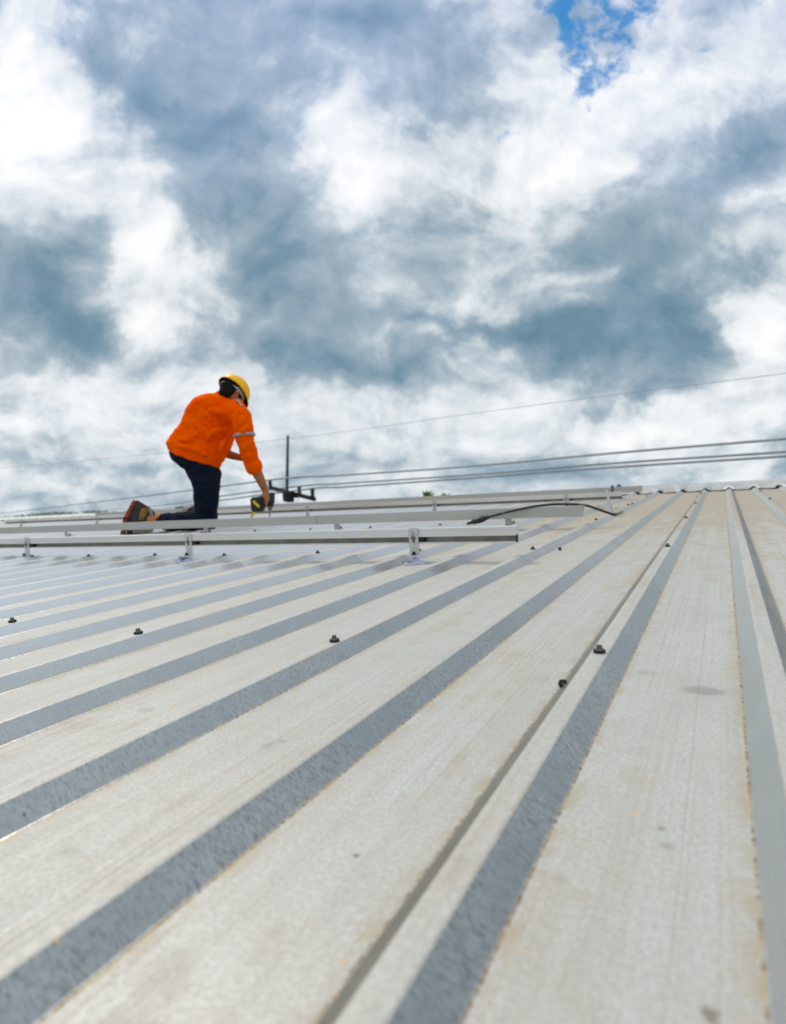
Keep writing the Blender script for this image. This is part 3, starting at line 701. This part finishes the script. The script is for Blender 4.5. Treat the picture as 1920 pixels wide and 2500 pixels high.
# far (left) arm
el_l, wr_l = S(545, 1104, .20), S(604, 1121, .16)
chain(bm, [S(545, 1000, .05), S(560, 1015, .20), S(552, 1060, .22), el_l], [.07, .055, .045, .038])
chain(bm, [el_l, S(570, 1113, .19), wr_l], [.037, .030, .023])
def hand(bm, wrist, palm_c, across, fwd, curl, s=1.0):
    """palm from wrist, four curled fingers of unequal length and a thumb from the side"""
    across = across.normalized(); fwd = fwd.normalized(); curl = curl.normalized()
    chain(bm, [wrist, palm_c], [.024 * s, .026 * s])
    for k in range(4):
        r = wrist.lerp(palm_c, .55) + across * (k - 1.5) * .0165 * s
        kn = palm_c + fwd * (.034 - .004 * abs(k - 1.3)) * s + across * (k - 1.5) * .0195 * s
        L = (.036, .042, .040, .031)[k] * s
        d1 = (fwd * .55 + curl * .83).normalized(); d2 = (-fwd * .35 + curl * .9).normalized(); d3 = (-fwd * .95 + curl * .1).normalized()
        p1 = kn + d1 * L; p2 = p1 + d2 * L * .75; p3 = p2 + d3 * L * .62
        chain(bm, [r, kn, p1, p2, p3], [.0125 * s, .0105 * s, .0093 * s, .0085 * s, .0074 * s], 10)
    tb = wrist.lerp(palm_c, .35) + across * -.024 * s
    t1 = tb + (fwd * .6 + curl * .5 - across * .5).normalized() * .036 * s; t2 = t1 + (fwd * .75 + curl * .65 + across * .1).normalized() * .030 * s; t3 = t2 + (fwd * .5 + curl * .8 + across * .35).normalized() * .024 * s
    chain(bm, [tb, t1, t2, t3], [.014 * s, .0122 * s, .0105 * s, .009 * s], 10)
palm_r = S(652, 1218, -.05)
hand(bm, wr_r, palm_r, V3(.25, .15, .95), V3(.12, -1, 0), V3(-.85, -.35, -.1))
palm_l = S(616, 1127, .15)
hand(bm, wr_l, palm_l, V3(.2, .9, .3), V3(1, -.3, 0), V3(-.1, -.6, .6), .8)
body = obj('body', bm, M_SKIN, man, smooth=True, base=base); remesh(body, .0052, 3)

# --- hair
bm = bmesh.new()
ellipsoid(bm, HC - h_face * .012 + h_up * .012, (h_face, h_side, h_up), (.092, .080, .103))
ellipsoid(bm, HC - h_face * .024 - h_up * .045, (h_face, h_side, h_up), (.058, .064, .060))
ellipsoid(bm, HC + h_face * .030 + h_up * .012 + h_side * .050, (h_face, h_side, h_up), (.034, .030, .050), 12, 8)
hair = obj('hair', bm, M_HAIR, man, smooth=True, base=base); remesh(hair, .006, 3)
# --- helmet: open shell with brim, headband inside
h_face, h_side = hm
bm = bmesh.new(); hc = HC + h_up * .010 + h_face * .002 - R_ * .004; n = 40; mr = 12; outer, inner = [], []
for k in range(mr + 1):
    th = math.pi / 2 * k / mr; rr_, zz_ = math.cos(th), math.sin(th)
    ro, ri_ = [], []
    for j in range(n):
        a = 2 * math.pi * j / n
        ax, ay, az = .124, .108, .122
        br = (.022 * max(0, math.cos(a)) ** 2.2 + .004) if k == 0 else 0
        ridge_ = .003 * max(0, math.cos(a * 2)) ** 6 * (1 - rr_ ** 4)
        ro.append(bm.verts.new(hc + h_face * (math.cos(a) * (ax * rr_ + br)) + h_side * (math.sin(a) * (ay * rr_ + br * .6)) + h_up * (az * zz_ + ridge_ - (.016 * max(0, math.cos(a)) if k == 0 else 0))))
        ri_.append(bm.verts.new(hc + h_face * (math.cos(a) * ((ax - .004) * rr_ + br * .98)) + h_side * (math.sin(a) * ((ay - .004) * rr_ + br * .58)) + h_up * ((az - .005) * zz_ - .002 - (.016 * max(0, math.cos(a)) if k == 0 else 0))))
    outer.append(ro); inner.append(ri_)
for L_, flip_ in ((outer, 0), (inner, 1)):
    for a, b in zip(L_, L_[1:]):
        for j in range(n):
            q = (a[j], a[(j + 1) % n], b[(j + 1) % n], b[j]); f = bm.faces.new(q if not flip_ else q[::-1]); f.smooth = True; f.material_index = flip_
for j in range(n): bm.faces.new((outer[0][j], inner[0][j], inner[0][(j + 1) % n], outer[0][(j + 1) % n]))
helm = obj('helmet', bm, [M_HELM, M_RUBBER], man, base=base)
bm = bmesh.new(); R1, R2 = [], []
for j in range(n):
    a = 2 * math.pi * j / n
    for R__, off, g in ((R1, -.020, 0), (R2, .014, 1)):
        R__.append(bm.verts.new(hc + h_face * math.cos(a) * (.104 - .006 * g) + h_side * math.sin(a) * (.088 - .005 * g) + h_up * (off - .004)))
for j in range(n): bm.faces.new((R1[j], R1[(j + 1) % n], R2[(j + 1) % n], R2[j]))
hb = obj('headband', bm, M_BAND, helm, smooth=True, base=base); so_ = hb.modifiers.new('thick', 'SOLIDIFY'); so_.thickness = .004

# --- shirt
bm = bmesh.new()
loft(bm, [((416, 1104), (533, 1144), .165, .03), ((411, 1080), (546, 1124), .17, .03), ((422, 1062), (556, 1100), .165, .03), ((441, 1042), (564, 1076), .165, .03),
          ((453, 1016), (570, 1048), .165, .03), ((460, 994), (582, 1022), .17, .03), ((476, 975), (592, 1002), .165, .03), ((497, 965), (590, 990), .14, .03), ((524, 962), (574, 978), .075, .02), ((532, 957), (566, 968), .062, .0)])
sl_r = [S(548, 1010, -.02), S(575, 1001, -.09), S(589, 1018, -.15), S(595, 1045, -.165), S(598, 1072, -.165), S(607, 1102, -.145), S(614, 1124, -.122), S(620, 1140, -.115)]
chain(bm, sl_r, [.075, .078, .073, .068, .065, .061, .058, .056])
chain(bm, [S(556, 1010, .12), S(560, 1030, .20), S(553, 1070, .22), S(548, 1100, .20)], [.072, .066, .058, .052])
for fold in ([(455, 1016, -.06), (474, 1030, -.115), (496, 1052, -.135), (510, 1078, -.128)], [(560, 1046, -.10), (534, 1050, -.135), (512, 1062, -.14), (500, 1082, -.13)],
             [(424, 1062, -.06), (444, 1074, -.12), (470, 1068, -.135), (490, 1050, -.135)], [(414, 1082, -.06), (440, 1090, -.125), (478, 1098, -.135), (515, 1116, -.12)],
             [(566, 1018, -.11), (548, 1006, -.13), (520, 1002, -.138), (496, 1006, -.12)], [(558, 1070, -.09), (546, 1084, -.12), (536, 1104, -.125)], [(470, 992, -.08), (492, 1004, -.12), (520, 1026, -.14)],
             [(600, 1012, -.20), (590, 1030, -.235), (584, 1052, -.22)], [(612, 1084, -.19), (600, 1092, -.205), (594, 1104, -.18)], [(618, 1106, -.18), (606, 1114, -.19), (603, 1126, -.165)], [(606, 1040, -.21), (596, 1050, -.232), (584, 1070, -.20)]):
    pf = bez([S(*q_) for q_ in fold], 4); tube(bm, pf, [.004 + .020 * math.sin(math.pi * (i_ + .3) / (len(pf) - .4)) for i_ in range(len(pf))], 10)
shirt = obj('shirt', bm, M_SHIRT, man, smooth=True, base=base); remesh(shirt, .0065, 3, .026, .085)
# rolled cuff and reflective bands
def ring_band(bm, p, q, r0, r1): tube(bm, [p, p.lerp(q, .03), p.lerp(q, .5), p.lerp(q, .97), q], [r0 * .9, r0, (r0 + r1) / 2 + .002, r1, r1 * .9], 28)
bm = bmesh.new(); ring_band(bm, S(617, 1131, -.118), S(624, 1147, -.110), .061, .057); cf = obj('rolled_cuff', bm, M_SHIRT, shirt, smooth=True, base=base); remesh(cf, .005, 2, .016, .04)
bm = bmesh.new(); tube(bm, [S(596.5, 1059, -.165), S(597.3, 1066, -.165)], [.0765, .0765], 32); obj('reflective_band', bm, M_REFL, shirt, base=base)
bm = bmesh.new(); tube(bm, bez([S(578, 975, -.13), S(586, 984, -.165), S(591, 992, -.185)], 5), .007, 8); obj('reflective_band', bm, M_REFL, shirt, base=base)

# --- trousers
bm = bmesh.new()
loft(bm, [((418, 1092), (530, 1134), .150, .03), ((417, 1106), (534, 1146), .158, .03), ((421, 1122), (538, 1156), .150, .02), ((434, 1134), (538, 1170), .125, .0), ((455, 1148), (537, 1182), .10, -.03),
          ((467, 1164), (536, 1192), .090, -.05), ((473, 1195), (534, 1208), .085, -.06), ((477, 1240), (531, 1245), .078, -.07), ((478, 1272), (530, 1272), .070, -.07), ((486, 1290), (524, 1290), .045, -.07)])
knee_r = gp(503, 1291, .055); heel = None
def ray_h(px, py, h): return gp(px, py, h)
# near shin along the roof: from knee back to the ankle
kp = S(500, 1270, -.06)
ank = S(380, 1272, .0)
chain(bm, [kp, S(450, 1273, -.03), S(415, 1274, .0), S(392, 1272, .01)], [.072, .072, .068, .056])
# far leg, knee down beside the near one
chain(bm, [S(482, 1128, .12), S(503, 1185, .18), S(507, 1250, .22), S(506, 1260, .22)], [.11, .090, .072, .062])
chain(bm, [S(505, 1258, .22), S(480, 1252, .40), S(470, 1249, .48)], [.060, .052, .044])
trs = obj('trousers', bm, M_TROUS, man, smooth=True, base=base); remesh(trs, .0075, 4, .020, .09)
# --- near shoe: toes tucked under, sole turned back
def shoe(dz, k=1.0, oy=0, ox=0):
    P = lambda x, y, d=0.0: S(x + ox, y + oy, dz + d)
    root_m = bmesh.new()
    def slab(bmq, pts, half, mi):     # closed outline in the picture plane given real thickness across the foot
        n_ = len(pts); A = [[bmq.verts.new(P(x, y, d_) ) for x, y in pts] for d_ in (-half, half)]
        for q_ in range(n_): f = bmq.faces.new((A[0][q_], A[0][(q_ + 1) % n_], A[1][(q_ + 1) % n_], A[1][q_])); f.material_index = mi
        bmq.faces.new(A[0]).material_index = mi; bmq.faces.new(A[1][::-1]).material_index = mi
    slab(root_m, [(328, 1221), (338, 1222), (352, 1230), (368, 1240), (378, 1250), (380, 1268), (378, 1290), (370, 1303), (340, 1306), (312, 1306), (306, 1290), (304, 1268), (312, 1250)], .036, 0)
    up_ = obj('shoe', root_m, M_SHOE, man, smooth=True, base=base); remesh(up_, .006, 8)
    b2 = bmesh.new()
    slab(b2, [(325, 1220), (333, 1222), (322, 1246), (312, 1266), (306, 1286), (308, 1300), (316, 1307), (294, 1306), (297, 1286), (301, 1266), (313, 1242)], .046, 0)
    sole_ = obj('sole', b2, M_SOLE, up_, smooth=True, base=base); remesh(sole_, .005, 3)
    b3 = bmesh.new(); slab(b3, [(343, 1244), (355, 1238), (364, 1246), (352, 1268), (338, 1272)], .041, 0); slab(b3, [(334, 1276), (366, 1272), (372, 1286), (344, 1288)], .041, 0)
    o3 = obj('side_panel', b3, M_SHOEP, up_, smooth=True, base=base); remesh(o3, .004, 2)
    b4 = bmesh.new(); slab(b4, [(362, 1240), (373, 1244), (376, 1264), (370, 1270)], .045, 0); slab(b4, [(322, 1290), (374, 1288), (374, 1303), (326, 1305)], .040, 0)
    o4 = obj('ankle_strap', b4, M_SHOEG, up_, smooth=True, base=base); remesh(o4, .004, 2)
    return up_
shoe(.0)
bm = bmesh.new(); chain(bm, [S(466, 1247, .52), S(460, 1246, .62), S(455, 1250, .74)], [.045, .050, .035]); fs = obj('shoe', bm, M_SHOEG, man, smooth=True, base=base); remesh(fs, .006, 3)
bm = bmesh.new(); chain(bm, [S(470, 1249, .47), S(464, 1247, .56)], [.040, .040]); obj('sock', bm, M_SOCK, man, smooth=True, base=base)
bm = bmesh.new(); chain(bm, [S(374, 1268, .0), S(396, 1270, .01)], [.047, .052]); obj('sock', bm, M_SOCK, man, smooth=True, base=base)

# ================================================================== THE DRILL
dbase = S(659, 1262, -.03)
drill = thing('power_drill', dbase, 'black and yellow cordless drill held point down in the worker\'s right hand', 'drill')
top, chk = S(662, 1203, -.03), S(660, 1240, -.03)
bm = bmesh.new()
tube(bm, [top + U_ * .004, top, S(662, 1207, -.03), S(661, 1226, -.03), S(660.5, 1236, -.03)], [.014, .024, .029, .029, .022], 18)
obj('motor_housing', bm, M_DRILL, drill, base=dbase)
bm = bmesh.new(); tube(bm, [S(660.5, 1236, -.03), S(660, 1241, -.03), S(659.8, 1246, -.03)], [.019, .018, .010], 14); obj('chuck', bm, M_DARKSTEEL, drill, base=dbase)
bm = bmesh.new(); tube(bm, [S(659.8, 1245, -.03), S(659.4, 1256, -.03), S(659, 1262, -.03)], [.005, .005, .0035], 8); obj('bit', bm, M_STEEL, drill, base=dbase)
bm = bmesh.new(); chain(bm, [S(660, 1216, -.03), S(648, 1222, -.06), S(640, 1228, -.08)], [.019, .017, .019], 14); obj('handle', bm, M_DRILL, drill, smooth=True, base=dbase)
def obox(bm, c, ax, ay, az, hx, hy, hz, bev=.006):
    vs = []
    for sx, sy, sz in ((-1,-1,-1),(1,-1,-1),(1,1,-1),(-1,1,-1),(-1,-1,1),(1,-1,1),(1,1,1),(-1,1,1)):
        vs.append(bm.verts.new(Vector(c) + ax * hx * sx + ay * hy * sy + az * hz * sz))
    fs = [bm.faces.new([vs[i] for i in f]) for f in ((0,3,2,1),(4,5,6,7),(0,1,5,4),(1,2,6,5),(2,3,7,6),(3,0,4,7))]
    es = list({e for f in fs for e in f.edges})
    if bev: bmesh.ops.bevel(bm, geom=es, offset=bev, segments=2, affect='EDGES')
bx_, by_, bz_ = V3(1, .12, -.1).normalized(), V3(-.12, 1, .05).normalized(), V3(.1, -.05, 1).normalized()
bm = bmesh.new(); obox(bm, S(629.5, 1232, -.10), bx_, by_, bz_, .040, .052, .040, .010); obox(bm, S(641, 1226, -.09), bx_, by_, bz_, .016, .040, .036, .008)
bat = obj('battery', bm, M_DRILL, drill, base=dbase)
bm = bmesh.new(); obox(bm, S(626, 1230.5, -.1425), V3(.72, -.69, 0), V3(.69, .72, 0), V3(0, 0, 1), .030, .0085, .003, .002); obj('yellow_badge', bm, M_DRILLY, bat, base=dbase)
bm = bmesh.new(); obox(bm, S(617, 1257, -.12), V3(.35, .9, 0).normalized(), V3(.9, -.35, 0).normalized(), bz_, .022, .006, .010, .002); obox(bm, S(623, 1252, -.12), V3(.8, .6, 0).normalized(), V3(.6, -.8, 0).normalized(), bz_, .018, .005, .010, .002); obj('belt_hook', bm, M_DRILLY, drill, base=dbase)

# ================================================================== POWER LINE
def Wp(px, py, depth): return RM @ at(px, py, depth)
UPW = Vector((0, 0, 1))
def wire(pts, r, label, grp='overhead wires crossing the sky'):
    P = bez([Wp(*p) for p in pts], 10); b0 = P[0]
    bm = bmesh.new(); tube(bm, P, r, 6, cap=True); o = obj('power_line', bm, M_WIRE, base=b0); place(o, b0, world=True); return tag(o, label, 'power line', grp)
wire([(2350, 1030, 11.0), (1920, 1071, 14.0), (1500, 1106, 17), (1143, 1139, 20), (840, 1160, 22.5), (686, 1169, 24), (474, 1196, 32), (200, 1230, 48), (0, 1253, 75), (-150, 1266, 120)], .036, 'uppermost of the three close wires carried by the pole crossarm')
wire([(2350, 1067, 11.0), (1920, 1103, 14.0), (1500, 1131, 17), (1143, 1160, 20), (840, 1180, 22.5), (732, 1187, 23.6), (543, 1211, 30), (375, 1236, 45), (200, 1250, 80), (0, 1266, 130)], .034, 'middle of the three close wires carried by the pole crossarm')
wire([(2350, 1082, 11.0), (1920, 1114, 14.0), (1500, 1141, 17), (1143, 1168, 20), (840, 1189, 22.5), (763, 1193, 23.2), (543, 1221, 30), (400, 1241, 45), (200, 1256, 80), (0, 1268, 130)], .034, 'lowest of the three close wires carried by the pole crossarm')
wire([(2350, 848, 12), (1920, 911, 15), (1500, 964, 19), (1143, 1011, 23), (900, 1046, 26), (712, 1070, 28), (400, 1106, 34), (0, 1143, 40), (-300, 1170, 46)], .0085, 'single thin wire high above the others, sloping across the grey cloud')
PD = 24.0
ptop, pmid = Wp(708, 1064, PD), Wp(701, 1204, PD)
pb = Vector((pmid.x, pmid.y, GZ))
pole = thing('utility_pole', pb, 'dark utility pole with crossarm and insulators behind the worker\'s hand', 'utility pole', world=True)
ptop = Wp(708.5, 1064, PD); ptop.y = pmid.y
bm = bmesh.new(); tube(bm, [Vector((pmid.x, pmid.y, pmid.z)), ptop], [.062, .058], 12); obj('mast', bm, M_POLE, pole, base=pb)
bm = bmesh.new(); tube(bm, [pb, Vector((pmid.x, pmid.y, pmid.z - .5))], [.17, .13], 14); obj('post', bm, M_POLE, pole, base=pb)
a1, a2 = Wp(659, 1190, PD + 1.2), Wp(770, 1219, PD - 1.0)
bm = bmesh.new(); x_, y_, z_ = (a2 - a1).normalized(), None, None; y_ = x_.cross(UPW).normalized(); z_ = y_.cross(x_)
obox(bm, (a1 + a2) / 2, x_, y_, z_, (a2 - a1).length / 2, .05, .075, .01)
br = a1.lerp(a2, .66); obox(bm, a1.lerp(a2, .56) - z_ * .05, x_, y_, z_, .20, .08, .085, .01)
obj('crossarm', bm, M_ARM, pole, base=pb)
bm = bmesh.new(); obox(bm, Wp(704.5, 1212, PD) , x_, y_, UPW, .17, .17, .21, .02); obj('transformer_box', bm, M_ARM, pole, base=pb)
def insulator(p, h, parent):
    bm = bmesh.new(); pts, rr2 = [], []
    pts.append(p - UPW * .03); rr2.append(.05)
    n_ = 7
    for k in range(n_):
        z0 = h * k / n_
        pts += [p + UPW * (z0 + h / n_ * .1), p + UPW * (z0 + h / n_ * .5), p + UPW * (z0 + h / n_ * .9)]; rr2 += [.055, .105, .055]
    pts.append(p + UPW * (h + .03)); rr2.append(.04)
    tube(bm, pts, rr2, 14); return obj('insulator', bm, M_ARM, parent, base=pb)
for px, py, dp, h in ((660.5, 1192, PD + 1.2, .34), (732, 1209, PD - .1, .34), (764, 1215, PD - .9, .34)):
    insulator(Wp(px, py, dp), h, pole)
for (xa, ya, xb, yb) in ((690, 1205, 699, 1222), (731, 1214, 722, 1226), (655, 1198, 700, 1196)):
    bm = bmesh.new(); q0, q1 = Wp(xa, ya, PD), Wp(xb, yb, PD); tube(bm, [q0, q0.lerp(q1, .5) - UPW * .05, q1], .012, 6); obj('stay_wire', bm, M_WIRE, pole, base=pb)

# ================================================================== FAR TREES
def tree(px, top_py, depth, width, label, mleaf, seed, palm=False):
    rnd = random.Random(seed)
    tp = Wp(px, top_py, depth); b0 = Vector((tp.x, tp.y, GZ)); H_ = tp.z - GZ
    name = 'palm_tree' if palm else 'tree'
    t_ = thing(name, b0, label, 'tree', 'trees beyond the roof', world=True)
    bm = bmesh.new(); lean = Vector((rnd.uniform(-.3, .3), rnd.uniform(-.3, .3), 0))
    tk = [b0 + Vector((0, 0, (H_ - .85 * width if palm else H_ * .86) * k / 5)) + lean * (k / 5) ** 2 for k in range(6)]
    tube(bm, tk, [.22 - .028 * k for k in range(6)], 10)
    if not palm:
        for k in range(6):
            s_ = tk[3].lerp(tk[5], rnd.random()); e_ = s_ + Vector((rnd.uniform(-1, 1) * width * .4, rnd.uniform(-1, 1) * width * .4, rnd.uniform(.3, 1.2)))
            tube(bm, [s_, s_.lerp(e_, .5) + Vector((0, 0, .1)), e_], [.07, .05, .02], 6)
    obj('trunk', bm, M_BARK, t_, base=b0)
    bm = bmesh.new(); topc = tk[5]
    if palm:
        for k in range(16):
            a = k * 2.4; el = rnd.uniform(.75, 1.5); L = rnd.uniform(.55, .95) * width; d = Vector((math.cos(a) * math.cos(el), math.sin(a) * math.cos(el), math.sin(el)))
            prev = None; sdv = d.cross(UPW).normalized()
            pts = [topc + d * L * q_ - UPW * (q_ ** 2 * L * .35) for q_ in [j / 9 for j in range(10)]]
            for j in range(1, 10):
                for sg in (-1, 1):
                    for q_ in range(2):
                        p0 = pts[j - 1].lerp(pts[j], q_ * .5); l_ = .16 * width * math.sin(math.pi * (j + 1) / 11); e_ = p0 + sdv * sg * l_ + (pts[j] - pts[j - 1]) * 1.2 - UPW * .06
                        w_ = (pts[j] - pts[j - 1]).normalized() * .02
                        bm.faces.new([bm.verts.new(p0 - w_), bm.verts.new(p0 + w_), bm.verts.new(e_)])
    else:
        cl = []
        for k in range(26 + int(width * 3)):
            a = rnd.random() * 6.283; r_ = width * .5 * rnd.random() ** .5; zc = tp.z - .35 - rnd.random() ** .8 * width * .75
            kf = 1 - .4 * (1 - min(1, (tp.z - zc) / (width * .5)))
            cl.append((Vector((b0.x + lean.x + math.cos(a) * r_ * kf, b0.y + lean.y + math.sin(a) * r_ * kf, zc)), rnd.uniform(.25, .6) * width * .28))
        for c_, r_ in cl:
            for q_ in range(150):
                d = Vector((rnd.gauss(0, 1), rnd.gauss(0, 1), rnd.gauss(0, .8))); d = d.normalized() * r_ * rnd.random() ** .4
                p0 = c_ + d
                if p0.z > tp.z: continue
                n_ = Vector((rnd.gauss(0, 1), rnd.gauss(0, 1), rnd.gauss(0, 1))).normalized(); x2, y2, _ = basis(n_); s2 = rnd.uniform(.05, .10) * (1 + width * .16)
                bm.faces.new([bm.verts.new(p0 + x2 * s2), bm.verts.new(p0 + y2 * s2 * .5), bm.verts.new(p0 - x2 * s2), bm.verts.new(p0 - y2 * s2 * .5)])
    obj('crown', bm, mleaf, t_, base=b0)
tree(1049, 1184, 34, 1.0, 'slender green palm tip showing above the rail, left of a bushier tree top', M_LEAF, 3, True)
tree(1080, 1186, 33, 1.4, 'bushy green tree top showing just above the farthest rail', M_LEAF, 5, True)
tree(432, 1236, 55, 4.5, 'low green tree top between the shoe and the worker\'s knee', M_LEAF2, 8)
tree(467, 1228, 60, 3.0, 'small tree top right behind the worker\'s thigh', M_LEAF2, 9)
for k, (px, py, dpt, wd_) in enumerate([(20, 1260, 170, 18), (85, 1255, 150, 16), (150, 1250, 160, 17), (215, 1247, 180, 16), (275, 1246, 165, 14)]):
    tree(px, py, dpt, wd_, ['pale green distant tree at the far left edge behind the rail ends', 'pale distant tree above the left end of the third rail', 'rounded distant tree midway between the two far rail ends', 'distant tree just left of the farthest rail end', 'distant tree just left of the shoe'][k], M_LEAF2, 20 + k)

# far haze over the land: only in the paler leaf colour, no air volume
